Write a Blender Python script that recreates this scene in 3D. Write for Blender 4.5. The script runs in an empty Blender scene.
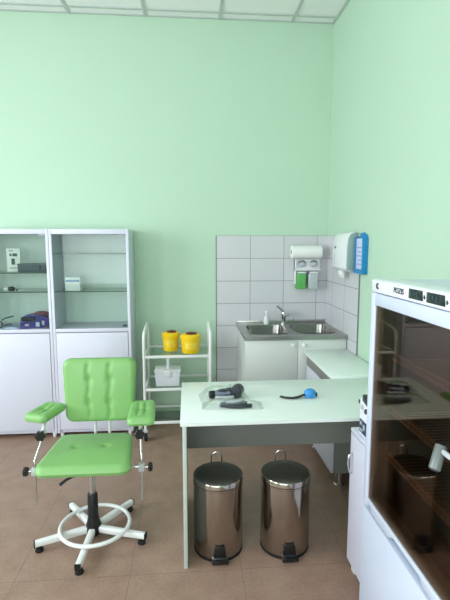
import bpy, bmesh, math, random
from mathutils import Vector, Matrix, noise
R = math.radians
PI = math.pi
C = bpy.context.scene.collection
random.seed(4)

# ------------------------------------------------------------------ room dimensions (metres)
RW, LW, BW, FW, CH = 1.27, -3.6, 4.05, -2.4, 3.49

# ------------------------------------------------------------------ camera
cam = bpy.data.cameras.new('camera')
cam.sensor_fit = 'VERTICAL'; cam.sensor_height = 36; cam.lens = 27.0
cam.clip_start = 0.02
cam_o = bpy.data.objects.new('camera', cam); C.objects.link(cam_o)
cam_o.location = (0, 0, 1.617)
cam_o.rotation_euler = (R(90 - 7.219), 0, R(-4.663))
bpy.context.scene.camera = cam_o

# ------------------------------------------------------------------ world, light, exposure
def srgb(h, a=1.0):
    h = h.lstrip('#')
    v = [int(h[i:i + 2], 16) / 255 for i in (0, 2, 4)]
    return tuple((c / 12.92 if c <= .04045 else ((c + .055) / 1.055) ** 2.4) for c in v) + (a,)

w = bpy.data.worlds.new('world'); bpy.context.scene.world = w
w.use_nodes = True
w.node_tree.nodes['Background'].inputs[0].default_value = (0.75, 0.87, 1.0, 1)
w.node_tree.nodes['Background'].inputs[1].default_value = 1.5

def area_light(name, loc, rot, sx, sy, power, color):
    l = bpy.data.lights.new(name, 'AREA'); l.shape = 'RECTANGLE'
    l.size = sx; l.size_y = sy; l.energy = power; l.color = color
    o = bpy.data.objects.new(name, l); C.objects.link(o)
    o.location = loc; o.rotation_euler = rot
    return o
# daylight coming in through the two windows of the left wall
area_light('window_or_fill_light', (LW - .03, 1.75, 1.95), (0, R(-90), 0), 1.7, 1.5, 60, (.90, .915, 1.0))
area_light('window_or_fill_light', (LW - .03, -.85, 1.95), (0, R(-90), 0), 1.7, 1.5, 44, (.90, .915, 1.0))
# fill light added behind the camera to lift the shaded parts
area_light('window_or_fill_light', (-1.2, FW - .03, 1.7), (R(90), 0, 0), 2.9, 1.9, 42, (.97, .95, 1.0))

vs = bpy.context.scene.view_settings
bpy.context.scene.display_settings.display_device = 'sRGB'
vs.view_transform = 'Standard'; vs.look = 'None'; vs.gamma = 1; vs.use_curve_mapping = False
vs.exposure = 0.66

# ------------------------------------------------------------------ materials
def nodes(m):
    m.use_nodes = True
    return m.node_tree.nodes, m.node_tree.links, m.node_tree.nodes['Principled BSDF']

def mat(name, col, rough=.5, metal=0., var=.03, scale=14., bump=0., bscale=80., ior=1.45, spec=None, sub=0):
    m = bpy.data.materials.new(name)
    N, L, b = nodes(m)
    c = srgb(col) if isinstance(col, str) else col
    tc = N.new('ShaderNodeTexCoord')
    nz = N.new('ShaderNodeTexNoise'); nz.inputs['Scale'].default_value = scale; nz.inputs['Detail'].default_value = 3
    L.new(tc.outputs['Object'], nz.inputs['Vector'])
    mx = N.new('ShaderNodeMix'); mx.data_type = 'RGBA'
    mx.inputs[6].default_value = tuple(x * (1 - var) for x in c[:3]) + (1,)
    mx.inputs[7].default_value = tuple(min(1, x * (1 + var)) for x in c[:3]) + (1,)
    L.new(nz.outputs['Fac'], mx.inputs[0]); L.new(mx.outputs[2], b.inputs['Base Color'])
    b.inputs['Roughness'].default_value = rough; b.inputs['Metallic'].default_value = metal
    b.inputs['IOR'].default_value = ior
    if spec is not None: b.inputs['Specular IOR Level'].default_value = spec
    if bump:
        n2 = N.new('ShaderNodeTexNoise'); n2.inputs['Scale'].default_value = bscale
        L.new(tc.outputs['Object'], n2.inputs['Vector'])
        bp = N.new('ShaderNodeBump'); bp.inputs['Strength'].default_value = bump; bp.inputs['Distance'].default_value = .004
        L.new(n2.outputs['Fac'], bp.inputs['Height']); L.new(bp.outputs['Normal'], b.inputs['Normal'])
    return m

def glass_mat(name, tint, ior=1.5, gain=1.0, rough=0.0):
    """thin clear pane: tinted see-through with a mirror layer by fresnel"""
    m = bpy.data.materials.new(name); m.use_nodes = True
    N, L = m.node_tree.nodes, m.node_tree.links
    N.remove(N['Principled BSDF'])
    out = N['Material Output']
    tr = N.new('ShaderNodeBsdfTransparent'); tr.inputs[0].default_value = tint
    gl = N.new('ShaderNodeBsdfGlossy'); gl.inputs['Roughness'].default_value = rough
    fr = N.new('ShaderNodeFresnel'); fr.inputs['IOR'].default_value = ior
    mu = N.new('ShaderNodeMath'); mu.operation = 'MULTIPLY'; mu.inputs[1].default_value = gain; mu.use_clamp = True
    L.new(fr.outputs[0], mu.inputs[0])
    mx = N.new('ShaderNodeMixShader')
    L.new(mu.outputs[0], mx.inputs[0]); L.new(tr.outputs[0], mx.inputs[1]); L.new(gl.outputs[0], mx.inputs[2])
    L.new(mx.outputs[0], out.inputs[0])
    return m

def floor_mat():
    m = bpy.data.materials.new('floor_vinyl'); N, L, b = nodes(m)
    tc = N.new('ShaderNodeTexCoord')
    n1 = N.new('ShaderNodeTexNoise'); n1.inputs['Scale'].default_value = 9; n1.inputs['Detail'].default_value = 6
    n2 = N.new('ShaderNodeTexNoise'); n2.inputs['Scale'].default_value = 70; n2.inputs['Detail'].default_value = 4
    for n in (n1, n2): L.new(tc.outputs['Object'], n.inputs['Vector'])
    ad = N.new('ShaderNodeMath'); ad.operation = 'ADD'
    L.new(n1.outputs['Fac'], ad.inputs[0]); L.new(n2.outputs['Fac'], ad.inputs[1])
    cr = N.new('ShaderNodeValToRGB')
    cr.color_ramp.elements[0].position = .7; cr.color_ramp.elements[0].color = srgb('#8e7262')
    cr.color_ramp.elements[1].position = 1.3; cr.color_ramp.elements[1].color = srgb('#a38775')
    mr = N.new('ShaderNodeMapRange'); mr.inputs['From Min'].default_value = .6; mr.inputs['From Max'].default_value = 1.4
    L.new(ad.outputs[0], mr.inputs['Value'])
    cr.color_ramp.elements[0].position = .1; cr.color_ramp.elements[1].position = .9
    L.new(mr.outputs[0], cr.inputs[0])
    br = N.new('ShaderNodeTexBrick'); br.offset = 0; br.inputs['Scale'].default_value = 1
    br.inputs['Mortar Size'].default_value = .0022; br.inputs['Mortar Smooth'].default_value = .3
    br.inputs['Brick Width'].default_value = .55; br.inputs['Row Height'].default_value = .61
    mp = N.new('ShaderNodeMapping'); mp.inputs['Location'].default_value = (-.25 + .55 * 8, -2.05 + .61 * 8, 0)
    L.new(tc.outputs['Object'], mp.inputs['Vector']); L.new(mp.outputs[0], br.inputs['Vector'])
    mx = N.new('ShaderNodeMix'); mx.data_type = 'RGBA'
    L.new(br.outputs['Fac'], mx.inputs[0]); L.new(cr.outputs[0], mx.inputs[6]); mx.inputs[7].default_value = srgb('#806a5c')
    L.new(mx.outputs[2], b.inputs['Base Color'])
    b.inputs['Roughness'].default_value = .42
    bp = N.new('ShaderNodeBump'); bp.inputs['Strength'].default_value = .08; bp.inputs['Distance'].default_value = .002
    L.new(n2.outputs['Fac'], bp.inputs['Height']); L.new(bp.outputs['Normal'], b.inputs['Normal'])
    return m

def tile_mat(name, axis, off):
    m = bpy.data.materials.new(name); N, L, b = nodes(m)
    tc = N.new('ShaderNodeTexCoord'); sp = N.new('ShaderNodeSeparateXYZ'); cb = N.new('ShaderNodeCombineXYZ')
    L.new(tc.outputs['Object'], sp.inputs[0])
    L.new(sp.outputs[axis], cb.inputs[0]); L.new(sp.outputs[2], cb.inputs[1])
    mp = N.new('ShaderNodeMapping'); mp.inputs['Location'].default_value = (off[0], off[1], 0)
    L.new(cb.outputs[0], mp.inputs['Vector'])
    br = N.new('ShaderNodeTexBrick'); br.offset = 0; br.inputs['Scale'].default_value = 1
    br.inputs['Mortar Size'].default_value = .0032; br.inputs['Mortar Smooth'].default_value = .2
    br.inputs['Brick Width'].default_value = .306; br.inputs['Row Height'].default_value = .2045
    br.inputs['Color1'].default_value = srgb('#cfcfd2'); br.inputs['Color2'].default_value = srgb('#c9cacd')
    br.inputs['Mortar'].default_value = srgb('#94999a')
    L.new(mp.outputs[0], br.inputs['Vector']); L.new(br.outputs['Color'], b.inputs['Base Color'])
    b.inputs['Roughness'].default_value = .25
    bp = N.new('ShaderNodeBump'); bp.invert = True; bp.inputs['Strength'].default_value = .4; bp.inputs['Distance'].default_value = .002
    L.new(br.outputs['Fac'], bp.inputs['Height']); L.new(bp.outputs['Normal'], b.inputs['Normal'])
    return m

M = dict(
    wall=mat('wall_green_paint', '#bad6be', .75, var=.015, scale=3, bump=.06, bscale=160),
    ceil=mat('ceiling_panel', '#eff1f0', .9, var=.015, bump=.12, bscale=220),
    grid=mat('ceiling_grid_metal', '#bcc5c1', .5),
    base=mat('baseboard_grey', '#66766a', .6),
    floor=floor_mat(),
    tback=tile_mat('wall_tiles', 0, (-.253 + .306 * 8, -1.684 + .2045 * 16)),
    tright=tile_mat('wall_tiles_side', 1, (-3.24 + .306 * 20, -1.684 + .2045 * 16)),
    edge=mat('tile_edge_grey', '#7f8484', .5),
    frame=mat('window_frame_white', '#e6e8ea', .4),
    white=mat('white_laminate', '#d5d6e4', .35, var=.012),
    sinkw=mat('white_chipboard', '#d3d8d2', .4, var=.012),
    lam=mat('pale_desk_laminate', '#e6eee8', .3, var=.015, scale=40),
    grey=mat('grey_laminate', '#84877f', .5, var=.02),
    deskedge=mat('pale_grey_edge', '#bcc4bc', .45),
    wmetal=mat('white_painted_metal', '#e8eae8', .3, var=.01),
    fridge=mat('fridge_white', '#ccd4e6', .3, var=.01),
    fridgein=mat('fridge_lining', '#4f463c', .5),
    fpanel=mat('panel_white', '#e9ebf2', .35, var=.01),
    recess=mat('recess_painted_shade', '#8d9bac', .5),  # darker than the fridge white: shade in the grip groove put into the colour
    green=mat('green_vinyl', '#84b66e', .38, var=.03, scale=25, bump=.05, bscale=350),
    chrome=mat('chrome', '#c9c9c9', .12, 1.0, var=.02),
    steel=mat('polished_steel', '#b3aca3', .15, 1.0, var=.03),
    lid=mat('dark_brushed_lid', '#84857e', .42, 1.0, var=.04),
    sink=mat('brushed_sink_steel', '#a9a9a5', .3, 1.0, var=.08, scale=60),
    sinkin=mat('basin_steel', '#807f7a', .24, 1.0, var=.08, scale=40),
    black=mat('black_plastic', '#151617', .35, var=.05),
    rubber=mat('black_rubber', '#101010', .7),
    yellow=mat('yellow_plastic', '#f4cc1c', .35, var=.04),
    ylabel=mat('yellow_label', '#f4d650', .5),
    maroon=mat('maroon_plastic', '#6b1a14', .4),
    paper=mat('white_paper', '#eceeea', .85, var=.01, bump=.15, bscale=120),
    plastic=mat('white_plastic', '#e4e7e8', .3, var=.01),
    gplastic=mat('grey_plastic', '#8ba39d', .35),
    lgrey=mat('light_grey_plastic', '#b7bdc0', .4),
    gsoap=mat('green_soap', '#62b060', .25, var=.05),
    csoap=mat('cloudy_soap', '#b9c4c4', .2),
    blue=mat('blue_plastic', '#1c86bd', .35),
    bluei=mat('leaflet_paper', '#c9d2ee', .6),
    purplei=mat('leaflet_print', '#8f9dcd', .6),
    dgrey=mat('dark_grey', '#4d5960', .5),
    lcd=mat('lcd_glass', '#1f2b2a', .12, var=.1),
    lcdb=mat('lcd_marks', '#34484f', .4),
    ink=mat('dark_print', '#2d3038', .5),
    purple=mat('purple_wrapper', '#4d4394', .3, var=.2, scale=40),
    pink=mat('rust_print', '#8a5563', .4),
    bluebox=mat('blue_print', '#5d84b3', .4),
    bagblue=mat('blue_tourniquet', '#3c8fd0', .4),
    silver=mat('silver_plastic', '#8a94a4', .28, .5, var=.1, scale=60),
    toolgrey=mat('tool_grey', '#68717a', .35), dev=mat('charcoal_plastic', '#2c3037', .35, var=.1),
    cglass=glass_mat('cabinet_glass', (.92, .965, .94, 1), 1.45, .6),
    shglass=glass_mat('shelf_glass', (.95, .985, .965, 1), 1.4, .3),
    shedge=mat('glass_edge', '#3d544c', .2),
    fglass=glass_mat('tinted_fridge_glass', (.60, .48, .37, 1), 1.5, .72),
    bag=glass_mat('clear_plastic_film', (.997, .998, .998, 1), 1.25, .5, .16),
    cplas=mat('frosted_plastic', '#d3dcda', .25), cabback=mat('cabinet_back_panel', '#dde7e1', .4),
    griph=mat('grip_grey', '#747978', .35, .3),
    wire=mat('shelf_wire', '#f0dcc6', .4),
)

# ------------------------------------------------------------------ mesh helpers
class MB:
    def __init__(s): s.bm = bmesh.new()
    def box(s, x0, x1, y0, y1, z0, z1, bev=0., seg=2):
        b = bmesh.new()
        bmesh.ops.create_cube(b, size=1)
        for v in b.verts:
            v.co = Vector(((x0 + x1) / 2 + v.co.x * (x1 - x0), (y0 + y1) / 2 + v.co.y * (y1 - y0), (z0 + z1) / 2 + v.co.z * (z1 - z0)))
        if bev: bmesh.ops.bevel(b, geom=list(b.edges), offset=bev, segments=seg, affect='EDGES', profile=.5)
        return s.merge(b)
    def merge(s, b, mtx=None):
        if mtx is not None: b.transform(mtx)
        me = bpy.data.meshes.new('tmp'); b.to_mesh(me); b.free()
        s.bm.from_mesh(me); bpy.data.meshes.remove(me)
        return s
    def cyl(s, p0, p1, r0, r1=None, n=24, bev=0.):
        r1 = r0 if r1 is None else r1
        p0, p1 = Vector(p0), Vector(p1); d = p1 - p0
        b = bmesh.new()
        bmesh.ops.create_cone(b, cap_ends=True, segments=n, radius1=r0, radius2=r1, depth=d.length)
        if bev:
            es = [e for e in b.edges if len(e.link_faces) == 2 and any(len(f.verts) > 4 for f in e.link_faces)]
            bmesh.ops.bevel(b, geom=es, offset=bev, segments=3, affect='EDGES', profile=.5)
        q = Vector((0, 0, 1)).rotation_difference(d.normalized())
        return s.merge(b, Matrix.Translation((p0 + p1) / 2) @ q.to_matrix().to_4x4())
    def tube(s, pts, r, n=10, closed=False, rs=None):
        pts = [Vector(p) for p in pts]; k = len(pts)
        rings = []; up = None
        for i, p in enumerate(pts):
            if closed: t = pts[(i + 1) % k] - pts[i - 1]
            else: t = pts[min(i + 1, k - 1)] - pts[max(i - 1, 0)]
            t.normalize()
            if up is None:
                up = Vector((0, 0, 1)) if abs(t.z) < .9 else Vector((1, 0, 0))
            a = (up - t * up.dot(t)).normalized(); up = a
            c = t.cross(a); rr = rs[i] if rs else r
            rings.append([s.bm.verts.new(p + rr * (a * math.cos(2 * PI * j / n) + c * math.sin(2 * PI * j / n))) for j in range(n)])
        for i in range(k if closed else k - 1):
            A, B = rings[i], rings[(i + 1) % k]
            for j in range(n): s.bm.faces.new((A[j], A[(j + 1) % n], B[(j + 1) % n], B[j]))
        if not closed:
            s.bm.faces.new(rings[0][::-1]); s.bm.faces.new(rings[-1])
        return s
    def lathe(s, prof, o=(0, 0, 0), n=40, mtx=None):
        b = bmesh.new(); rings = []
        for r, z in prof:
            if r < 1e-6: rings.append([b.verts.new((0, 0, z))])
            else: rings.append([b.verts.new((r * math.cos(2 * PI * j / n), r * math.sin(2 * PI * j / n), z)) for j in range(n)])
        for A, B in zip(rings, rings[1:]):
            for j in range(n):
                k = (j + 1) % n
                if len(A) == 1 and len(B) > 1: b.faces.new((A[0], B[k], B[j]))
                elif len(B) == 1 and len(A) > 1: b.faces.new((A[j], A[k], B[0]))
                elif len(A) > 1: b.faces.new((A[j], A[k], B[k], B[j]))
        bmesh.ops.recalc_face_normals(b, faces=b.faces)
        m = Matrix.Translation(o)
        return s.merge(b, m @ mtx if mtx is not None else m)
    def prism(s, poly, axis, a0, a1, bev=0.):
        """polygon in the plane across `axis`, extruded from a0 to a1 (axis x: (y,z); y: (x,z); z: (x,y))"""
        def P(p, a): return {'x': (a, p[0], p[1]), 'y': (p[0], a, p[1]), 'z': (p[0], p[1], a)}[axis]
        b = bmesh.new()
        A = [b.verts.new(P(p, a0)) for p in poly]; B = [b.verts.new(P(p, a1)) for p in poly]
        b.faces.new(A); b.faces.new(B[::-1]); n = len(poly)
        for i in range(n): b.faces.new((A[i], B[i], B[(i + 1) % n], A[(i + 1) % n]))
        bmesh.ops.recalc_face_normals(b, faces=b.faces)
        if bev: bmesh.ops.bevel(b, geom=[e for e in b.edges], offset=bev, segments=2, affect='EDGES', profile=.5)
        return s.merge(b)
    def ell(s, c, r, n=20, mtx=None):
        b = bmesh.new(); bmesh.ops.create_uvsphere(b, u_segments=n, v_segments=n // 2 + 2, radius=1)
        for v in b.verts: v.co = Vector((v.co.x * r[0], v.co.y * r[1], v.co.z * r[2]))
        m = Matrix.Translation(c)
        return s.merge(b, m @ mtx if mtx is not None else m)
    def build(s, name, m, parent=None, smooth=True, loc=None):
        bmesh.ops.recalc_face_normals(s.bm, faces=s.bm.faces)
        base = Vector(loc) if loc is not None else (wloc(parent) if parent else None)
        if base is None:
            if not s.bm.verts: base = Vector((0, 0, 0))
            else:
                xs = [v.co for v in s.bm.verts]
                base = Vector(((min(v.x for v in xs) + max(v.x for v in xs)) / 2, (min(v.y for v in xs) + max(v.y for v in xs)) / 2, min(v.z for v in xs)))
        for v in s.bm.verts: v.co -= base
        if smooth:
            for f in s.bm.faces: f.smooth = True
            for e in s.bm.edges:
                if len(e.link_faces) == 2 and e.calc_face_angle(0) > R(38): e.smooth = False
        me = bpy.data.meshes.new(name); s.bm.to_mesh(me); s.bm.free()
        for x in (m if isinstance(m, (list, tuple)) else [m]): me.materials.append(x)
        o = bpy.data.objects.new(name, me); C.objects.link(o)
        if parent: o.parent = parent
        else: o.location = base
        return o

def wloc(o):
    v = Vector((0, 0, 0))
    while o: v += o.location; o = o.parent
    return v

def tag(o, label, cat, group=None):
    o['label'] = label; o['category'] = cat
    if group: o['group'] = group
    return o

def thing(name, label, cat, loc, group=None):
    o = bpy.data.objects.new(name, None); C.objects.link(o); o.location = loc
    o.empty_display_size = .05
    return tag(o, label, cat, group)

def struct(o):
    o['kind'] = 'structure'; return o

def dup(root, loc, label=None, rotz=None):
    def rec(o, par):
        c = o.copy(); C.objects.link(c); c.parent = par
        for ch in list(o.children): rec(ch, c)
        return c
    r = rec(root, None); r.location = loc
    if rotz is not None: r.rotation_euler = (0, 0, rotz)
    if label: r['label'] = label
    return r

def arc(c, r, a0, a1, n, plane='yz'):
    out = []
    for i in range(n + 1):
        a = R(a0 + (a1 - a0) * i / n); u, v = r * math.cos(a), r * math.sin(a)
        out.append({'yz': (c[0], c[1] + u, c[2] + v), 'xz': (c[0] + u, c[1], c[2] + v), 'xy': (c[0] + u, c[1] + v, c[2])}[plane])
    return out

def rrect(x0, x1, y0, y1, r, n=6):
    pts = []
    for cx, cy, a in ((x1 - r, y1 - r, 0), (x0 + r, y1 - r, 90), (x0 + r, y0 + r, 180), (x1 - r, y0 + r, 270)):
        for i in range(n + 1):
            t = R(a + 90 * i / n); pts.append((cx + r * math.cos(t), cy + r * math.sin(t)))
    return pts

def text_mesh(txt, size, mtx, m, name, parent, depth=.0006):
    cu = bpy.data.curves.new(name, 'FONT'); cu.body = txt; cu.size = size; cu.extrude = depth
    cu.align_x = 'CENTER'; cu.align_y = 'CENTER'
    to = bpy.data.objects.new('t', cu); C.objects.link(to)
    bpy.context.view_layer.update()
    me = bpy.data.meshes.new_from_object(to.evaluated_get(bpy.context.evaluated_depsgraph_get()))
    bpy.data.objects.remove(to); bpy.data.curves.remove(cu)
    me.transform(mtx); me.transform(Matrix.Translation(-wloc(parent)))
    me.materials.clear(); me.materials.append(m); me.name = name
    o = bpy.data.objects.new(name, me); C.objects.link(o); o.parent = parent
    return o
# matrix putting flat lettering on a face that looks towards -X / towards -Y
def face_left(x, y, z):
    return Matrix(((0, 0, -1, x), (-1, 0, 0, y), (0, 1, 0, z), (0, 0, 0, 1)))
def face_front(x, y, z):
    return Matrix(((1, 0, 0, x), (0, 0, -1, y), (0, 1, 0, z), (0, 0, 0, 1)))

# ------------------------------------------------------------------ SETTING
T = .12
struct(MB().box(LW - T, RW + T, FW - T, BW + T, -.1, 0).build('floor', M['floor'], loc=(0, 0, 0)))
struct(MB().box(LW - T, RW + T, FW - T, BW + T, CH, CH + .1).build('ceiling', M['ceil'], loc=(0, 0, CH)))
wb = struct(MB().box(LW - T, RW + T, BW, BW + T, 0, CH).build('wall_back', M['wall'], loc=(0, 0, 0)))
wr = struct(MB().box(RW, RW + T, FW, BW, 0, CH).build('wall_right', M['wall'], loc=(0, 0, 0)))
# left wall with two window openings
b = MB()
WZ0, WZ1 = 1.08, 2.82
for y0, y1 in ((FW, -1.62), (-.08, .98), (2.52, BW)): b.box(LW - T, LW, y0, y1, 0, CH)
for y0, y1 in ((-1.62, -.08), (.98, 2.52)): b.box(LW - T, LW, y0, y1, 0, WZ0).box(LW - T, LW, y0, y1, WZ1, CH)
struct(b.build('wall_left', M['wall'], loc=(0, 0, 0)))
b = MB()
b.box(LW - T, -2.7, FW - T, FW, 0, CH).box(.3, RW + T, FW - T, FW, 0, CH).box(-2.7, .3, FW - T, FW, 0, .7).box(-2.7, .3, FW - T, FW, 2.7, CH)
struct(b.build('wall_front', M['wall'], loc=(0, 0, 0)))
b = MB()
for xx in (-2.7, -1.7, -.7, .25): b.box(xx, xx + .05, FW - .11, FW - .05, .7, 2.7)
for zz in (.7, 2.65): b.box(-2.7, .3, FW - .11, FW - .05, zz, zz + .05)
wn = struct(b.build('window_3', M['frame']))  # unseen window, added to go with the fill light
MB().box(-2.65, .25, FW - .085, FW - .079, .75, 2.65).build('pane', M['cglass'], wn)
for i_, y0 in enumerate((.98, -1.62)):
    b = MB()
    for yy in (y0, y0 + .75, y0 + 1.49): b.box(LW - .11, LW - .05, yy, yy + .05, WZ0, WZ1)
    for zz in (WZ0, WZ1 - .05): b.box(LW - .11, LW - .05, y0, y0 + 1.54, zz, zz + .05)
    wn = struct(b.build('window_%d' % (i_ + 1), M['frame']))
    MB().box(LW - .085, LW - .079, y0 + .05, y0 + 1.49, WZ0 + .05, WZ1 - .05).build('pane', M['cglass'], wn)
struct(MB().box(LW, RW, BW - .012, BW, 0, .07, .003).build('baseboard_back', M['base']))
struct(MB().box(RW - .012, RW, FW, BW - .012, 0, .07, .003).build('baseboard_right', M['base']))
struct(MB().box(LW, LW + .012, FW, BW - .012, 0, .07, .003).build('baseboard_left', M['base']))
# suspended ceiling grid: tees and wall angle
b = MB()
k = -.337
xs = [k + .62 * i for i in range(-3, 3)]
for x in xs: b.box(x - .012, x + .012, FW, BW, CH - .008, CH)
ys = [3.93 - .62 * i for i in range(0, 11)]
for y in ys: b.box(LW, RW, y - .012, y + .012, CH - .009, CH)
struct(b.build('trim_1', M['grid']))
b = MB()
b.box(LW, RW, BW - .02, BW, CH - .006, CH - .001).box(RW - .025, RW, FW, BW - .02, CH - .011, CH)
struct(b.build('trim_2', M['grid']))
# tiled splashback on both walls of the sink corner
MB().box(.253, RW, BW - .008, BW + .002, .02, 1.684).build('tile_splashback', M['tback'], wb)
MB().box(RW - .008, RW + .002, 3.24, BW - .008, .02, 1.684).build('tile_splashback', M['tright'], wr)
MB().box(RW - .010, RW, 3.233, 3.241, .02, 1.684).build('tile_edge_strip', M['edge'], wr)
MB().box(.247, .254, BW - .010, BW, .02, 1.684).build('tile_edge_strip', M['edge'], wb)

# ------------------------------------------------------------------ GLASS CABINETS
def cabinet(x0, x1, label, shelves):
    y0, y1, zb, zt = 3.70, 4.045, .035, 1.727
    t = thing('glass_cabinet', label, 'cabinet', ((x0 + x1) / 2, (y0 + y1) / 2, 0), 'tall white cabinets with glazed tops')
    b = MB()
    s = .022
    b.box(x0, x0 + s, y0, y1, zb, zt, .002).box(x1 - s, x1, y0, y1, zb, zt, .002)
    b.box(x0 + s, x1 - s, y0, y1, zt - .04, zt, .002)
    b.box(x0 + s, x1 - s, y0 + .02, y1, zb, zb + .03).box(x0 + s, x1 - s, y0, y1, .893, .922, .002)
    b.box(x0 + s, x1 - s, y1 - .012, y1, zb + .03, .893)
    b.build('carcass', M['white'], t)
    MB().box(x0 + s, x1 - s, y1 - .012, y1, .922, zt - .04).build('back_panel', M['cabback'], t)
    d = MB().box(x0 + s + .003, x1 - s - .003, y0 - .004, y0 + .014, zb + .032, .888, .002).build('lower_door', M['white'], t)
    g = MB().box(x0 + s + .002, x1 - s - .002, y0 + .004, y0 + .009, .926, zt - .043).build('glass_door', M['cglass'], t)
    MB().box(x1 - s - .042, x1 - s - .006, y0 - .004, y0 + .004, .935, .95, .002).build('lock', M['ink'], g)
    for z in (zt - .06, ):
        MB().box(x1 - s - .05, x1 - s - .004, y0 - .001, y0 + .012, z + .008, z + .017, .001).build('hinge', M['lgrey'], g)
    for z in shelves:
        o = MB().box(x0 + s, x1 - s, y0 + .03, y1 - .015, z - .006, z).build('shelf', M['shglass'], t)
        MB().box(x0 + s, x1 - s, y0 + .0285, y0 + .03, z - .007, z).build('shelf_edge', M['shedge'], o)
    for fx in (x0 + .03, x1 - .03):
        for fy in (y0 + .03, y1 - .04):
            MB().cyl((fx, fy, 0), (fx, fy, zb), .014, .017, 16).build('foot', M['plastic'], t)
    return t
cabinet(-1.102, -.477, 'white cabinet with glazed top right behind the green chair, nearest the trolley', (1.534, 1.227))
cabinet(-1.73, -1.105, 'white glazed cabinet cut by the left edge, with purple pack inside', (1.381, 1.226))

def small(name, label, cat, loc, group=None): return thing(name, label, cat, loc, group)
# things in the left cabinet
t = small('instruction_card', 'white framed card with dark pictures standing on upper glass shelf', 'card', (-1.43, 3.84, 1.381))
MB().box(-1.487, -1.377, 3.845, 3.855, 1.381, 1.573, .002).build('card_frame', M['paper'], t)
b = MB()
for x0, x1, z0, z1 in ((-1.462, -1.447, 1.51, 1.53), (-1.439, -1.402, 1.508, 1.532), (-1.45, -1.422, 1.44, 1.49), (-1.467, -1.432, 1.55, 1.556), (-1.467, -1.402, 1.41, 1.415)):
    b.box(x0, x1, 3.8432, 3.845, z0, z1)
b.build('card_print', M['dgrey'], t)
t = small('equipment_box', 'long slate grey box on the upper shelf of the left cabinet', 'box', (-1.25, 3.79, 1.381))
MB().box(-1.37, -1.145, 3.75, 3.84, 1.381, 1.445, .004).build('box_body', M['dgrey'], t)
MB().box(-1.372, -1.143, 3.748, 3.842, 1.437, 1.452, .003).build('box_lid', mat('slate_lid', '#5d6a70', .5), t)
MB().box(-1.20, -1.185, 3.746, 3.749, 1.40, 1.44, .001).build('latch', M['ink'], t)
t = small('pulse_oximeter', 'small black and white clip device on the middle glass shelf', 'device', (-1.46, 3.78, 1.226))
MB().ell((-1.44, 3.78, 1.246), (.034, .022, .02)).build('upper_shell', M['ink'], t)
MB().ell((-1.475, 3.78, 1.244), (.026, .022, .018)).build('lower_shell', M['plastic'], t)
t = small('thermometer', 'slim grey thermometer lying on the middle glass shelf', 'thermometer', (-1.32, 3.79, 1.226))
MB().tube([(-1.39, 3.78, 1.234), (-1.33, 3.785, 1.234), (-1.25, 3.79, 1.232)], .006, 10, rs=[.009, .008, .004]).build('barrel', M['lgrey'], t)
MB().ell((-1.392, 3.78, 1.236), (.011, .009, .01)).build('cap', M['ink'], t)
t = small('glove_package', 'purple printed package lying at the bottom of the left cabinet', 'package', (-1.27, 3.80, .922))
b = bmesh.new(); bmesh.ops.create_cube(b, size=1); bmesh.ops.subdivide_edges(b, edges=b.edges, cuts=7, use_grid_fill=True)
for v in b.verts:
    k = (abs(v.co.x) * 2) ** 4
    h = 1 - .35 * k
    v.co = Vector((v.co.x * .215, v.co.y * .13, (v.co.z + .5) * .105 * h))
    if v.co.z > .01: v.co += noise.noise_vector(v.co * 35) * .007
    v.co.z = max(v.co.z, 0)
m_ = MB().merge(b, Matrix.Translation((-1.275, 3.81, .922)) @ Matrix.Rotation(.25, 4, 'Z'))
m_.build('wrapper', M['purple'], t)
MB().box(-1.245, -1.215, 3.733, 3.736, .94, .975).build('label', M['bluei'], t)
MB().box(-1.36, -1.255, 3.722, 3.78, .985, 1.018, .006).build('dark_band', M['ink'], t)
MB().ell((-1.235, 3.86, 1.02), (.07, .055, .03)).build('top_print', M['pink'], t)
MB().box(-1.33, -1.30, 3.728, 3.735, .945, .962, .001).build('side_print', M['lgrey'], t)
MB().box(-1.20, -1.18, 3.745, 3.75, .95, .985, .001).build('side_print', M['lgrey'], t)
t = small('leaflet', 'pale folded leaflet lying beside the purple package', 'leaflet', (-1.42, 3.80, .922))
MB().prism([(-1.50, .922), (-1.385, .922), (-1.385, .926), (-1.44, .94), (-1.50, .928)], 'y', 3.74, 3.84).build('sheet', M['bluei'], t)
MB().prism([(-1.47, .9395), (-1.44, .9425), (-1.44, .944), (-1.47, .941)], 'y', 3.75, 3.80).build('print', M['purplei'], t)
t = small('scissors', 'dark pair of scissors leaning at left end of the cabinet floor', 'scissors', (-1.50, 3.80, .922))
b = MB(); b.tube([(-1.54, 3.80, .985), (-1.50, 3.795, 1.005), (-1.44, 3.79, 1.02)], .006, 8)
b.tube([(-1.54, 3.84, .93), (-1.48, 3.83, .945)], .006, 8); b.build('blade', M['dgrey'], t)
b = MB(); b.tube([(-1.56 + .025 * math.cos(a), 3.80, .95 + .028 * math.sin(a)) for a in [2 * PI * i / 16 for i in range(16)]], .005, 8, True)
b.build('handle', M['ink'], t)
# the box in the right cabinet
t = small('dressing_box', 'small white box with blue stripe on glass shelf of right cabinet', 'box', (-.945, 3.80, 1.227))
MB().box(-1.005, -.885, 3.76, 3.86, 1.227, 1.335, .003).build('box_body', M['plastic'], t)
MB().box(-1.0, -.89, 3.7585, 3.7605, 1.300, 1.318).build('stripe', M['bluebox'], t)
MB().box(-1.007, -.883, 3.758, 3.862, 1.333, 1.342, .002).build('flap', mat('pale_flap', '#ccd8dc', .5), t)

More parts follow.
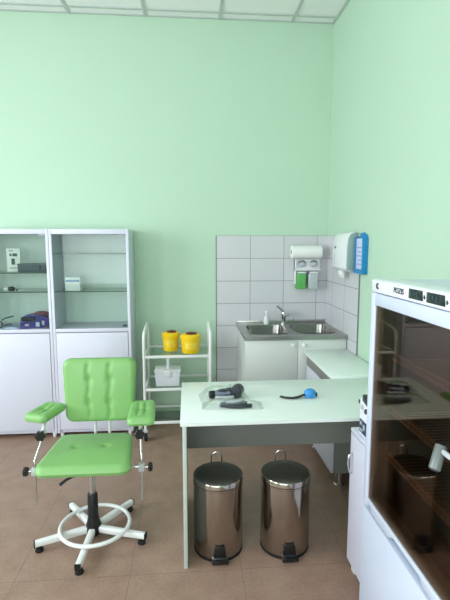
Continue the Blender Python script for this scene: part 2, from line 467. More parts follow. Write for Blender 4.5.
# ------------------------------------------------------------------ TROLLEY
TX0, TX1, TY0, TY1 = -.362, .172, 3.58, 3.95
t = thing('instrument_trolley', 'white tubular trolley with glass shelves between cabinet and tiled wall', 'trolley', ((TX0 + TX1) / 2, (TY0 + TY1) / 2, 0))
for x in (TX0, TX1):
    pts = [(x, TY0, .09), (x, TY0, .5), (x, TY0, .83)] + arc((x, TY0 + .07, .83), .07, 180, 105, 6)[1:]
    pts += [(x, TY1 - .08, .925)] + arc((x, TY1 - .06, .865), .06, 90, 0, 6) + [(x, TY1, .5), (x, TY1, .09)]
    MB().tube(pts, .0125, 12).build('side_frame', M['wmetal'], t)
for z in (.705, .432, .152):
    b = MB(); r = .009
    b.box(TX0, TX1, TY0 - .009, TY0 + .009, z - .012, z + .010, .003).box(TX0, TX1, TY1 - .007, TY1 + .007, z - .010, z + .008, .003)
    b.box(TX0 - .004, TX0 + .012, TY0, TY1, z - .01, z + .008, .003).box(TX1 - .012, TX1 + .004, TY0, TY1, z - .01, z + .008, .003)
    s = b.build('shelf_rim', M['wmetal'], t)
    MB().box(TX0 + .012, TX1 - .012, TY0 + .009, TY1 - .007, z - .002, z + .003).build('glass_shelf', M['shglass'], s)
for x in (TX0, TX1):
    for y in (TY0, TY1):
        c = MB().cyl((x - .012, y, .036), (x + .012, y, .036), .036, n=24, bev=.004).build('castor', M['rubber'], t)
        b = MB(); b.box(x - .02, x + .02, y - .018, y + .018, .070, .092, .003); b.box(x - .02, x - .015, y - .012, y + .012, .03, .075); b.box(x + .015, x + .02, y - .012, y + .012, .03, .075)
        b.build('castor_fork', M['lgrey'], c)

def sharps(x, y, z, label, r=.072, h=.15):
    t = thing('sharps_container', label, 'sharps bin', (x, y, z), 'yellow sharps bins on the trolley')
    MB().lathe([(0, 0), (r * .84, 0), (r * .88, .005), (r * .97, h * .78), (r * 1.05, h * .79), (r * 1.06, h * .90), (r * 1.0, h * .92), (0, h * .92)], (x, y, z), 40).build('container', M['yellow'], t)
    MB().lathe([(0, 0), (r * 1.03, 0), (r * 1.03, .008), (r * .9, .016), (r * .55, .02), (0, .02)], (x, y, z + h * .92), 40).build('lid', M['yellow'], t)
    cap = MB(); cap.lathe([(0, 0), (r * .58, 0), (r * .58, .006), (r * .5, .010), (0, .018)], (x + .008, y - .004, z + h * .92 + .018), 32)
    cap.build('cap', M['maroon'], t)
    # curved label with a warning triangle
    lb = MB(); n = 10
    rr = lambda zz: r * (.88 + .09 * (zz - .005) / (h * .78)) + .0012
    for i in range(n):
        a0, a1 = R(-125 + 70 * i / n), R(-125 + 70 * (i + 1) / n)
        q = []
        for a, zz in ((a0, .04), (a1, .04), (a1, .095), (a0, .095)):
            q.append(lb.bm.verts.new((x + rr(zz) * math.cos(a), y + rr(zz) * math.sin(a), z + zz)))
        lb.bm.faces.new(q)
    lbl = lb.build('label', M['ylabel'], t)
    tr = MB(); q = rr(.06) + .0015
    tr.prism([(x - .02, z + .05), (x + .02, z + .05), (x, z + .085)], 'y', y - q - .001, y - q); tr.build('warning_mark', M['yellow'], lbl)
    return t
sharps(-.155, 3.80, .708, 'yellow sharps bin standing further back, nearer the cabinets')
sharps(.012, 3.71, .708, 'yellow sharps bin nearest the tiled wall on the trolley top', .083, .15)
t = thing('disinfection_box', 'translucent white lidded box with clip handle on trolley middle shelf', 'box', (-.17, 3.72, .435))
MB().prism([(-.275, .435), (-.085, .435), (-.075, .555), (-.285, .555)], 'y', 3.65, 3.80, .004).build('tub', mat('milky_plastic', '#dfe3ea', .35), t)
MB().box(-.288, -.072, 3.645, 3.805, .548, .572, .004).build('lid', M['plastic'], t)
MB().box(-.20, -.155, 3.638, 3.648, .515, .575, .003).build('clasp', M['plastic'], t)
MB().box(-.19, -.165, 3.69, 3.71, .572, .66, .004).build('handle', M['plastic'], t)

# ------------------------------------------------------------------ SINK UNIT
SX0, SX1, SYF, SYB = .440, 1.258, 3.44, 4.038
t = thing('sink_cabinet', 'white two-door base cabinet under the steel sink', 'cabinet', (.85, 3.74, 0))
b = MB(); b.box(SX0, SX0 + .018, SYF + .018, SYB, .0, .858).box(SX1 - .018, SX1, SYF + .018, SYB, .0, .858)
b.box(SX0 + .018, SX1 - .018, SYF + .018, SYB, .10, .116).box(SX0 + .018, SX1 - .018, SYB - .012, SYB, .116, .858)
b.box(SX0 + .018, SX1 - .018, SYF + .06, SYF + .075, 0, .10).box(SX0 + .018, SX1 - .018, SYF + .018, SYF + .034, .838, .858)
b.build('carcass', M['sinkw'], t)
mid = .862
for x0, x1, kx in ((SX0 + .002, mid - .0015, mid - .045), (mid + .0015, SX1 - .002, mid + .045)):
    d = MB().box(x0, x1, SYF, SYF + .017, .10, .855, .0015).build('door', M['sinkw'], t)
    MB().lathe([(0, 0), (.008, 0), (.008, .012), (.016, .018), (.017, .025), (.012, .03), (0, .031)], (kx, SYF, .815), 24, Matrix.Rotation(R(90), 4, 'X')).build('knob', M['plastic'], d)
# double bowl steel sink top
t = thing('double_sink', 'stainless steel double bowl sink top set on the white cabinet', 'sink', (.858, 3.78, .858))
bm = bmesh.new(); z = .890
def loop(pts, zz):
    vs_ = [bm.verts.new((p[0], p[1], zz)) for p in pts]
    return vs_, [bm.edges.new((vs_[i], vs_[(i + 1) % len(vs_)])) for i in range(len(vs_))]
outer = rrect(SX0 - .006, SX1 + .004, SYF - .014, SYB, .008, 3)
ov, oe = loop(outer, z)
bowls = [rrect(.50, .815, 3.52, 3.90, .07), rrect(.885, 1.20, 3.52, 3.90, .07)]
inner = [loop(p, z) for p in bowls]
bmesh.ops.triangle_fill(bm, use_beauty=True, use_dissolve=False, edges=oe + inner[0][1] + inner[1][1])
lv = [bm.verts.new((p[0], p[1], .8585)) for p in outer]
for i in range(len(ov)): bm.faces.new((ov[i], ov[(i + 1) % len(ov)], lv[(i + 1) % len(ov)], lv[i]))
mb = MB(); mb.bm.free(); mb.bm = bm
top = mb.build('sink_deck', M['sink'], t)
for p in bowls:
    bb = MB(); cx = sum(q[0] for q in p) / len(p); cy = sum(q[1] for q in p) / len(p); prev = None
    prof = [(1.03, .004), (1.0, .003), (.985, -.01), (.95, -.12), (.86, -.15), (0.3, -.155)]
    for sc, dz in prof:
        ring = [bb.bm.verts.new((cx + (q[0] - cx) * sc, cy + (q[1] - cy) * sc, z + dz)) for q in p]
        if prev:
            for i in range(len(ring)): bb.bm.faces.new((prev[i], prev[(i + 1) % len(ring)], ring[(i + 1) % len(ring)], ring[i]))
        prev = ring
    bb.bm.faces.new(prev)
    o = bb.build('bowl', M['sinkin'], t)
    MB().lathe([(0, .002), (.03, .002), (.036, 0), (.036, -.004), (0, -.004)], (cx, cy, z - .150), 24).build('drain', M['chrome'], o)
MB().box(SX0 - .006, SX1 + .004, SYB - .012, SYB, .8885, .914, .002).build('upstand', M['sink'], t)
MB().box(SX1 + .0045, SX1 + .0115, SYF, SYB, .895, .915, .002).build('seal_strip', M['plastic'], t)
# mixer tap
t = thing('mixer_tap', 'chrome lever mixer tap at the back of the sink', 'tap', (.855, 3.975, 0.890))
MB().lathe([(0, 0), (.027, 0), (.027, .008), (.021, .015), (.021, .075), (.024, .085), (.02, .105), (0, .11)], (.855, 3.975, 0.890), 28).build('tap_body', M['chrome'], t)
MB().tube([(.855, 3.965, .955), (.87, 3.93, .978), (.89, 3.88, .985), (.905, 3.835, .975), (.908, 3.82, .95)], .011, 14).build('spout', M['chrome'], t)
MB().tube([(.855, 3.975, 1.0), (.835, 3.965, 1.02), (.80, 3.95, 1.05), (.785, 3.945, 1.056)], .009, 12, rs=[.013, .01, .009, .011]).build('lever', M['chrome'], t)
# small soap bottle beside the tap
t = thing('pump_bottle', 'small clear pump bottle on the sink left of the tap', 'bottle', (.70, 3.975, 0.890))
MB().lathe([(0, 0), (.024, 0), (.025, .006), (.025, .055), (.018, .068), (.010, .072), (.010, .08), (0, .08)], (.70, 3.975, 0.890), 24).build('bottle', M['cplas'], t)
MB().cyl((.70, 3.975, 0.970), (.70, 3.975, 1.0), .008, n=16).tube([(.70, 3.975, 0.990), (.70, 3.95, 1.0), (.70, 3.94, .992)], .006, 10).ell((.70, 3.975, 1.0), (.017, .017, .009)).build('pump', M['plastic'], t)

# ------------------------------------------------------------------ SIDE CABINET (right wall)
t = thing('base_cabinet', 'low pale-topped base cabinet on right wall between sink and desk', 'cabinet', (1.10, 3.07, 0))
MB().box(.905, 1.258, 2.722, 3.418, .750, .775, .002).build('worktop', M['lam'], t)
MB().box(.945, 1.255, 2.745, 3.41, .10, .750).build('carcass', M['grey'], t)
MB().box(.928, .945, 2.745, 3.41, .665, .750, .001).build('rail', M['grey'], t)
for y0, y1 in ((2.746, 3.076), (3.079, 3.409)):
    d = MB().box(.926, .943, y0, y1, .105, .661, .0015).build('door', M['white'], t)
for x in (1.0, 1.21):
    for y in (2.79, 3.36):
        MB().lathe([(0, 0), (.036, 0), (.036, .008), (.032, .012), (.032, .10), (0, .10)], (x, y, 0), 24).build('leg', M['chrome'], t)

# ------------------------------------------------------------------ WALL FITTINGS
t = thing('soap_dispenser_rack', 'white double dispenser bracket on tiled back wall above the sink', 'dispenser', (1.07, 4.0, 1.37))
MB().box(.955, 1.185, 3.985, 4.0415, 1.372, 1.475, .006).box(.955, 1.185, 3.955, 4.03, 1.372, 1.385, .003).box(.955, .963, 3.96, 4.03, 1.25, 1.475, .003).build('bracket', M['plastic'], t)
for x in (1.018, 1.124):
    d = MB().ell((x, 3.985, 1.428), (.040, .028, .028)).build('press_button', M['lgrey'], t)
    MB().tube(arc((x, 3.968, 1.428), .032, 20, 160, 10, 'xz'), .004, 8).build('press_lever', M['dgrey'], d)
def bottle(x, label, m):
    t = thing('soap_bottle', label, 'bottle', (x, 3.99, 1.205), 'soap bottles on the wall rack')
    b = MB(); pts = rrect(x - .045, x + .045, 3.955, 4.03, .014, 4); prev = None
    for s, zz in ((.9, 1.205), (1, 1.212), (1, 1.33), (.93, 1.345), (.45, 1.358), (.4, 1.371)):
        ring = [b.bm.verts.new((x + (p[0] - x) * s, 3.9925 + (p[1] - 3.9925) * s, zz)) for p in pts]
        if prev:
            for i in range(len(ring)): b.bm.faces.new((prev[i], prev[(i + 1) % len(ring)], ring[(i + 1) % len(ring)], ring[i]))
        else: b.bm.faces.new(ring[::-1])
        prev = ring
    b.bm.faces.new(prev)
    b.build('bottle_body', m, t)
    MB().box(x - .04, x + .04, 3.951, 3.956, 1.348, 1.362, .002).build('neck_clip', M['plastic'], t)
bottle(1.012, 'bottle of green soap hanging in the wall bracket', M['gsoap'])
bottle(1.122, 'bottle of cloudy white soap beside the green one', M['csoap'])
t = thing('paper_towel_roll', 'white paper towel roll lying on top of the soap bracket', 'paper roll', (1.065, 3.965, 1.477))
RZ = Matrix.Rotation(R(90), 4, 'Y')
MB().lathe([(.018, 0), (.052, 0), (.058, .004), (.058, .266), (.052, .27), (.018, .27), (.018, 0)], (.915, 3.965, 1.536), 40, RZ).build('paper', M['paper'], t)
MB().lathe([(.012, 0), (.0178, 0), (.0178, .27), (.012, .27), (.012, 0)], (.915, 3.965, 1.536), 24, RZ).build('core', mat('card_core', '#6f675e', .8), t)

t = thing('paper_towel_dispenser', 'white and grey paper towel dispenser on right wall over the tiles', 'dispenser', (1.22, 3.44, 1.40))
prof = [(1.262, 1.42), (1.262, 1.692), (1.225, 1.692), (1.20, 1.68), (1.186, 1.65), (1.18, 1.59), (1.178, 1.44), (1.186, 1.42)]
MB().prism(prof, 'y', 3.275, 3.595, .005).build('housing', M['gplastic'], t)
cov = [(1.236, 1.697), (1.222, 1.697), (1.196, 1.686), (1.18, 1.653), (1.1735, 1.592), (1.1715, 1.43), (1.18, 1.413), (1.186, 1.44), (1.188, 1.59), (1.194, 1.645), (1.205, 1.672), (1.225, 1.684)]
c = MB().prism(cov, 'y', 3.285, 3.60, .003).build('front_cover', M['plastic'], t)
MB().box(1.168, 1.176, 3.525, 3.545, 1.575, 1.592, .002).build('emblem', M['dgrey'], c)
MB().box(1.1695, 1.174, 3.53, 3.543, 1.45, 1.53, .001).build('print_strip', M['lgrey'], c)
MB().prism([(1.19, 1.412), (1.19, 1.375), (1.205, 1.345), (1.217, 1.345), (1.217, 1.412)], 'y', 3.43, 3.50, .003).build('paper_end', M['paper'], t)
MB().box(1.19, 1.255, 3.29, 3.58, 1.402, 1.421, .004).build('paper_outlet', M['lgrey'], t)

t = thing('leaflet_holder', 'blue plastic leaflet holder on right wall beside the towel dispenser', 'holder', (1.25, 3.19, 1.395))
out = [(3.105, 1.395), (3.268, 1.395), (3.268, 1.665), (3.23, 1.665), (3.22, 1.692), (3.165, 1.692), (3.15, 1.678), (3.13, 1.678), (3.105, 1.655)]
MB().prism(out, 'x', 1.255, 1.2695, .002).build('back_plate', M['blue'], t)
b = MB(); b.box(1.232, 1.255, 3.105, 3.112, 1.395, 1.66, .002).box(1.232, 1.255, 3.261, 3.268, 1.395, 1.66, .002).box(1.232, 1.255, 3.105, 3.268, 1.395, 1.402, .002)
b.box(1.228, 1.234, 3.105, 3.124, 1.395, 1.66, .002).box(1.228, 1.234, 3.25, 3.268, 1.395, 1.66, .002).box(1.228, 1.234, 3.124, 3.25, 1.395, 1.43, .002)
b.build('pocket', M['blue'], t)
tt = thing('leaflet', 'pale leaflets standing inside the blue wall holder', 'leaflet', (1.24, 3.19, 1.402))
MB().box(1.237, 1.252, 3.118, 3.255, 1.4025, 1.65, .001).build('sheets', M['bluei'], tt)
b = MB()
for i in range(5): b.box(1.2357, 1.2371, 3.15, 3.235 - .02 * (i % 2), 1.46 + .03 * i, 1.468 + .03 * i)
b.build('print', M['purplei'], tt)

# ------------------------------------------------------------------ DESK
DX0, DX1, DY0, DY1 = -.047, 1.20, 2.080, 2.719
t = thing('desk', 'pale laminate desk with grey front panel standing over two steel bins', 'desk', (.58, 2.4, 0))
MB().box(DX0, DX1, DY0, DY1, .740, .758, .002).build('desktop', M['lam'], t)
MB().box(DX0 + .004, DX1 - .004, DY0 - .0012, DY0 + .0005, .7405, .7575).build('front_edging', M['lam'], t)
for x in (-.036, 1.172): MB().box(x, x + .019, DY0 - .006, DY1 - .03, 0, .740, .001).build('leg_panel', M['deskedge'], t)
MB().box(-.017, 1.172, 2.50, 2.518, .43, .740).build('modesty_panel', M['grey'], t)

# ------------------------------------------------------------------ PEDAL BINS
def pedal_bin(x, y, label):
    t = thing('pedal_bin', label, 'bin', (x, y, 0), 'steel pedal bins under the desk'); r = .129
    MB().lathe([(0, 0), (r, 0), (r + .001, .003), (r + .001, .012), (r - .001, .014), (0, .014)], (x, y, 0), 56).build('base_ring', M['rubber'], t)
    MB().lathe([(r - .002, .014), (r, .018), (r, .372), (r + .0025, .375), (r + .0025, .384), (r - .004, .386)], (x, y, 0), 56).build('body', M['steel'], t)
    l = MB().lathe([(r - .006, .407), (r - .003, .412), (r - .012, .419), (.06, .425), (0, .426)], (x, y, 0), 56).build('lid', M['lid'], t)
    MB().lathe([(r - .004, .386), (r + .002, .387), (r + .002, .408), (r - .001, .413), (r - .006, .412)], (x, y, 0), 56).build('lid_rim', M['steel'], l)
    hx, hw, hy = x, .029, y + r + .004
    pts = [(hx - hw, hy, .39), (hx - hw, hy, .438)] + arc((hx, hy, .438), hw, 180, 0, 12, 'xz')[1:-1] + [(hx + hw, hy, .438), (hx + hw, hy, .39)]
    MB().tube(pts, .0032, 8).build('handle', M['chrome'], t)
    yp = y - r
    MB().prism([(x - .036, .016), (x + .036, .016), (x + .026, .085), (x - .026, .085)], 'y', yp - .008, yp + .012, .003).build('pedal_bracket', M['black'], t)
    p = MB().box(x - .042, x + .042, yp - .034, yp - .004, .010, .028, .004).build('pedal', M['black'], t)
    MB().box(x - .040, x + .040, yp - .0095, yp - .0045, .028, .032).build('pedal_trim', M['chrome'], p)
    return t
b1 = pedal_bin(.146, 2.235, 'steel pedal bin under the desk nearest its left leg panel')
dup(b1, (.503, 2.225, 0), 'steel pedal bin under the desk nearest the small white cabinet')

# ------------------------------------------------------------------ CHAIR
def pad(w0, w1, d, h, grooves=(), buttons=(), rc=.05, re=.03, nx=60, ny=52, puff=.0, gd=.014, gw=.012, wob=0, gfade=0):
    """upholstered cushion: width w0 at front (-y), w1 at back, with seams (x fractions) and buttons"""
    bm = bmesh.new()
    hw = max(w0, w1) / 2; hd = d / 2
    def P(i, j):
        x = -hw + 2 * hw * i / nx; y = -hd + 2 * hd * j / ny
        qx, qy = max(abs(x) - (hw - rc), 0), max(abs(y) - (hd - rc), 0)
        l = math.hypot(qx, qy)
        m_ = max(qx, qy)
        if qx > 0 and qy > 0 and l > 0:
            s = m_ / l
            x = math.copysign(hw - rc + qx * s, x); y = math.copysign(hd - rc + qy * s, y)
            e = rc - m_
        else: e = min(hw - abs(x), hd - abs(y))
        return x, y, max(e, 0)
    def edge(e): return 0 if e >= re else re - math.sqrt(max(re * re - (re - e) ** 2, 0))
    top, bot = {}, {}
    for i in range(nx + 1):
        for j in range(ny + 1):
            x, y, e = P(i, j)
            k = w0 / (2 * hw) + (w1 - w0) / (2 * hw) * (y + hd) / d
            border = i in (0, nx) or j in (0, ny)
            fx, fy = x / hw, y / hd
            z = h - edge(e) + puff * (1 - fx * fx) * (1 - fy * fy)
            f = min(1, e / .04)
            for g in grooves:
                gg = g + wob * math.sin(fy * 7.5) * .04
                dd = (fx - gg) * hw
                z -= gd * f * math.exp(-(dd / gw) ** 2) * (1 if not gfade else max(0, 1 - (abs(fy) / .72) ** 4))
            for bx, by in buttons:
                dd = math.hypot((fx - bx) * hw, (fy - by) * hd)
                z -= gd * 1.1 * f * math.exp(-(dd / .022) ** 2)
            zb = edge(e) * .6
            if border: z = zb = (h - re * .9 + re * .6) * .5
            top[i, j] = bm.verts.new((x * k, y, z))
            bot[i, j] = top[i, j] if border else bm.verts.new((x * k, y, zb))
    for i in range(nx):
        for j in range(ny):
            bm.faces.new((top[i, j], top[i + 1, j], top[i + 1, j + 1], top[i, j + 1]))
            q = (bot[i, j], bot[i, j + 1], bot[i + 1, j + 1], bot[i + 1, j])
            try: bm.faces.new(q)
            except ValueError: pass
    return bm

CX, CY = -.537, 2.37
t = thing('phlebotomy_chair', 'light green tufted medical chair with armrest pads on white star base', 'chair', (CX, CY, 0))
seat = MB().merge(pad(.50, .43, .44, .058, buttons=((-.36, .1), (.36, .1)), puff=.008, gd=.012, rc=.06), Matrix.Translation((-.556, 2.435, .424)))
seat.build('seat', M['green'], t)
MB().box(-.70, -.42, 2.30, 2.58, .41, .427, .004).box(-.60, -.48, 2.32, 2.46, .392, .412, .004).build('seat_plate', M['black'], t)
Mb = Matrix.Translation((-.530, 2.675, .750)) @ Matrix.Rotation(R(-6), 4, 'X') @ Matrix.Rotation(R(90), 4, 'X')
bk = MB().merge(pad(.395, .435, .378, .07, grooves=(-.28, .3), buttons=((-.28, -.36), (-.28, .36), (.3, -.36), (.3, .36)), rc=.055, puff=.012, gd=.0085, gw=.015, wob=.6), Mb)
bk.build('backrest', M['green'], t)
for x in (-.575, -.49):
    MB().tube([(x, 2.58, .418), (x, 2.655, .418), (x, 2.685, .44), (x, 2.69, .52), (x, 2.70, .70)], .009, 12).build('back_post', M['wmetal'], t)
# column
MB().cyl((CX, CY, .25), (CX, CY, .395), .017, n=24).build('gas_lift', M['chrome'], t)
MB().lathe([(0, .022), (.040, .022), (.044, .04), (.042, .07), (.034, .095), (.029, .12), (.027, .25), (.022, .258), (0, .258)], (CX, CY, 0), 32).build('column_cover', M['black'], t)
MB().tube([(-.60, 2.30, .40), (-.645, 2.27, .392), (-.675, 2.25, .375)], .008, 10, rs=[.005, .007, .009]).build('height_lever', M['ink'], t)
for a in (-93, -17, 54, 127, 201):
    ca, sa = math.cos(R(a)), math.sin(R(a)); Lg = .302
    b = bmesh.new()
    prof = [(.02, .032, .070, .0175), (.12, .031, .068, .0165), (Lg, .030, .062, .0145)]
    rings = []
    for d_, z0, z1, hw in prof:
        zc = (z0 + z1) / 2; hz = (z1 - z0) / 2; ring = []
        for q in range(16):
            an = 2 * PI * q / 16; cx_, cz_ = math.cos(an), math.sin(an)
            px = math.copysign(abs(cx_) ** .45, cx_) * hw; pz = math.copysign(abs(cz_) ** .45, cz_) * hz
            ring.append(b.verts.new((d_, px, zc + pz)))
        rings.append(ring)
    for A, B in zip(rings, rings[1:]):
        for q in range(16): b.faces.new((A[q], A[(q + 1) % 16], B[(q + 1) % 16], B[q]))
    b.faces.new(rings[0]); b.faces.new(rings[-1][::-1])
    leg = MB().merge(b, Matrix.Translation((CX, CY, 0)) @ Matrix.Rotation(R(a), 4, 'Z')).build('base_leg', M['wmetal'], t)
    ex, ey = CX + (Lg - .02) * ca, CY + (Lg - .02) * sa
    MB().lathe([(0, 0), (.02, 0), (.022, .004), (.018, .018), (.01, .022), (.01, .034), (0, .034)], (ex, ey, 0), 20).build('glide', M['rubber'], leg)
    e2 = Matrix.Translation((CX, CY, 0)) @ Matrix.Rotation(R(a), 4, 'Z')
    bb = bmesh.new(); bmesh.ops.create_cube(bb, size=1)
    for v in bb.verts: v.co = Vector((Lg + .003 + v.co.x * .006, v.co.y * .030, .046 + v.co.z * .033))
    MB().merge(bb, e2).build('end_cap', M['rubber'], leg)
MB().tube([(CX + .012 + .185 * math.cos(q), CY - .012 + .185 * math.sin(q), 0.078) for q in [2 * PI * i / 56 for i in range(56)]], .0105, 12, True).build('foot_ring', M['wmetal'], t)
# armrests
def lobed_knob(c, axis, r=.024, th=.022):
    b = MB(); q = Vector((0, 0, 1)).rotation_difference(Vector(axis)).to_matrix().to_4x4()
    bb = bmesh.new(); n = 48; rings = []
    for s, z in ((.86, 0), (1, .004), (1, th - .005), (.82, th)):
        rings.append([bb.verts.new((s * r * (1 + .10 * math.cos(6 * 2 * PI * j / n)) * math.cos(2 * PI * j / n), s * r * (1 + .10 * math.cos(6 * 2 * PI * j / n)) * math.sin(2 * PI * j / n), z)) for j in range(n)])
    for A, B in zip(rings, rings[1:]):
        for j in range(n): bb.faces.new((A[j], A[(j + 1) % n], B[(j + 1) % n], B[j]))
    bb.faces.new(rings[0][::-1]); bb.faces.new(rings[-1])
    return b.merge(bb, Matrix.Translation(c) @ q)
def arm(side, rx, ry, joint, padc, rot, tiltx, tilty, pw, pd):
    # clamp arm out of the seat, vertical rod through the clamp, swivel joint, pad
    MB().tube([(rx - side * .16, ry + .03, .418), (rx - side * .05, ry, .418), (rx + side * .012, ry, .418)], .009, 10).build('armrest_bracket', M['chrome'], t)
    MB().box(rx - .016, rx + .016, ry - .016, ry + .016, .395, .435, .004).build('rod_clamp', M['lgrey'], t)
    k = lobed_knob((rx + side * .036, ry, .415), (side, 0, 0)).build('clamp_knob', M['black'], t)
    MB().cyl((rx, ry, .415), (rx + side * .038, ry, .415), .006, n=12).build('knob_stem', M['chrome'], k)
    MB().tube([(rx, ry, .225), (rx, ry, .42), (rx, ry, .47), ((rx + joint[0]) / 2, (ry + joint[1]) / 2, .52), (joint[0], joint[1], .575), (joint[0], joint[1], .60)], .0062, 10).build('armrest_rod', M['chrome'], t)
    lobed_knob((joint[0], joint[1] - .035, .59), (0, -1, 0), .026, .024).build('swivel_knob', M['black'], t)
    MB().ell((joint[0], joint[1], .59), (.016, .016, .016)).tube([(joint[0], joint[1], .59), (joint[0], joint[1] - .036, .59)], .008, 10).build('swivel_joint', M['lgrey'], t)
    MB().tube([(joint[0], joint[1], .595), (padc[0], padc[1], padc[2] + .012)], .010, 12).build('pad_stem', M['wmetal'], t)
    mtx = Matrix.Translation(padc) @ Matrix.Rotation(rot, 4, 'Z') @ Matrix.Rotation(tiltx, 4, 'X') @ Matrix.Rotation(tilty, 4, 'Y')
    p = MB().merge(pad(pw, pw * .95, pd, .046, grooves=(-.27, .27), buttons=((-.27, 0), (.27, 0)), gfade=.5, rc=.035, re=.024, nx=36, ny=48, puff=.004, gd=.009, gw=.009), mtx)
    p.build('armrest_pad', M['green'], t)
arm(-1, -.822, 2.33, (-.80, 2.42), (-.815, 2.53, .642), R(-20), R(2), R(0), .145, .22)
arm(1, -.262, 2.33, (-.272, 2.40), (-.272, 2.50, .634), R(2), R(3), R(0), .155, .28)

# ------------------------------------------------------------------ REFRIGERATOR
FX, FY0, FY1, FZ = .675, .985, 1.607, 1.487
t = thing('medical_refrigerator', 'white medical refrigerator with tinted glass door standing at the right edge', 'refrigerator', (.96, 1.3, 0))
b = MB()
b.box(.745, 1.25, FY1 - .03, FY1, .03, FZ - .004, .003).box(.745, 1.25, FY0, FY0 + .03, .03, FZ - .004, .003)
b.box(1.22, 1.25, FY0 + .03, FY1 - .03, .03, FZ - .004).box(.745, 1.22, FY0 + .03, FY1 - .03, 1.42, FZ - .004).box(.705, 1.22, FY0 + .03, FY1 - .03, .03, .60)
b.build('cabinet_body', M['fridge'], t)
b = MB(); b.box(.75, 1.22, FY1 - .034, FY1 - .030, .60, 1.42).box(.75, 1.22, FY0 + .030, FY0 + .034, .60, 1.42).box(1.216, 1.22, FY0 + .034, FY1 - .034, .60, 1.42)
b.box(.75, 1.216, FY0 + .034, FY1 - .034, .600, .604).box(.75, 1.216, FY0 + .034, FY1 - .034, 1.416, 1.42)
b.build('lining', M['fridgein'], t)
# door frame with a finger scoop in the lower rail
df = MB()
df.box(FX, .742, FY1 - .036, FY1, .612, 1.437, .004).box(FX, .742, FY0, FY0 + .036, .612, 1.437, .004).box(FX, .742, FY0 + .034, FY1 - .034, 1.393, 1.437, .003)
df.prism([(FY0 + .034, .647), (FY0 + .034, .612), (1.155, .612), (1.175, .632), (1.35, .632), (1.385, .611), (1.52, .611), (1.545, .628), (FY1 - .034, .628), (FY1 - .034, .647)], 'x', FX, .742, .002)
door = df.build('door_frame', M['fridge'], t)
MB().box(FX + .006, FX + .012, FY0 + .034, FY1 - .034, .645, 1.395).build('glass_pane', M['fglass'], door)
hd = MB(); hd.tube([(FX + .002, 1.002, 1.084), (FX - .022, 1.004, 1.084), (FX - .026, 1.02, 1.084), (FX - .026, 1.062, 1.084)], .007, 12)
hdl = hd.build('door_handle', M['lgrey'], door)
g = MB(); g.cyl((FX - .022, 1.066, 1.094), (FX - .050, 1.046, 1.038), .0150, n=28, bev=.003); gr = g.build('grip', M['griph'], hdl)
MB().cyl((FX - .0497, 1.0463, 1.0386), (FX - .0512, 1.0452, 1.0356), .0105, n=24).build('grip_end', M['ink'], hdl)
# lower panel and control strip
MB().box(FX, .705, FY0, FY1, .07, .598, .003).build('lower_panel', M['fridge'], t)
MB().box(.705, .742, FY0 + .001, FY1 - .001, .598, .640).build('grip_recess', M['recess'], t)
cp = MB().prism([(FX + .003, 1.440), (.76, 1.440), (.76, FZ), (FX + .010, FZ), (FX, FZ - .006)], 'y', FY0, FY1, .002).build('control_panel', M['fpanel'], t)
xf = FX + .0012
for y0, y1 in ((1.243, 1.322), (1.128, 1.218)):
    d = MB().box(xf - .0035, xf + .004, y0, y1, 1.4495, 1.4795, .001).build('display', M['lcd'], cp)
    bb = MB()
    for i in range(3): bb.box(xf - .0045, xf - .003, y1 - .02 - .018 * i, y1 - .012 - .018 * i, 1.459, 1.472)
    bb.build('display_digits', M['lcdb'], d)
    b2 = MB(); b2.box(xf - .0025, xf + .002, y0 - .012, y0 - .009, 1.456, 1.468).box(xf - .0025, xf + .002, y0 - .016, y0 - .006, 1.4605, 1.463)
    b2.build('control_mark', M['ink'], cp)
text_mesh('POZIS', .026, face_left(xf - .0018, 1.392, 1.463) @ Matrix.Scale(1.0, 4), M['ink'], 'lettering', cp)
# round emblem near the far end of the strip: dark disc with an open crescent
e = MB(); pts = []
for i in range(25):
    a = R(40 + 280 * i / 24); pts.append((1.556 - .011 * math.cos(a), 1.464 + .011 * math.sin(a)))
for i in range(25):
    a = R(320 - 280 * i / 24); pts.append((1.552 - .006 * math.cos(a), 1.464 + .007 * math.sin(a)))
e.prism(pts, 'x', xf - .0022, xf + .001); e.build('emblem', M['ink'], cp)
for z in (.80, .985, 1.19):
    s = MB()
    for dz in (0, .022): s.tube([(.752, FY0 + .036, z + dz), (.752, FY1 - .036, z + dz)], .0042, 8)
    s.tube([(1.20, FY0 + .036, z), (1.20, FY1 - .036, z)], .0035, 8)
    for i in range(24):
        y = FY0 + .05 + i * (FY1 - FY0 - .10) / 23
        s.tube([(.752, y, z + .022), (.752, y, z + .003), (.757, y, z), (1.20, y, z)], .0016, 6)
    s.build('wire_shelf', M['wire'], t)
for x in (.76, 1.20):
    for y in (FY0 + .06, FY1 - .06):
        MB().cyl((x, y, 0), (x, y, .031), .022, n=20).build('foot', M['rubber'], t)

# ------------------------------------------------------------------ SMALL CABINET beyond the fridge, with an appliance on top
t = thing('bedside_cabinet', 'low white cabinet with bow handle standing between desk and refrigerator', 'cabinet', (1.0, 1.83, 0))
MB().box(.790, 1.25, 1.64, 2.018, .055, .716, .001).build('carcass', M['white'], t)
MB().box(.776, 1.252, 1.636, 2.022, .716, .735, .002).build('top', M['white'], t)
d = MB().box(.775, .789, 1.642, 2.017, .058, .713, .0015).build('door', M['white'], t)
MB().tube([(.775, 1.985, .62), (.757, 1.985, .612), (.752, 1.985, .57), (.757, 1.985, .528), (.775, 1.985, .52)], .005, 10).build('handle', M['chrome'], d)
for x in (.815, 1.22):
    for y in (1.67, 1.985): MB().box(x - .02, x + .02, y - .02, y + .02, 0, .056, .003).build('foot', M['plastic'], t)
t = thing('dosing_appliance', 'white boxy appliance with black knobs on the low white cabinet', 'appliance', (.9, 1.84, .735))
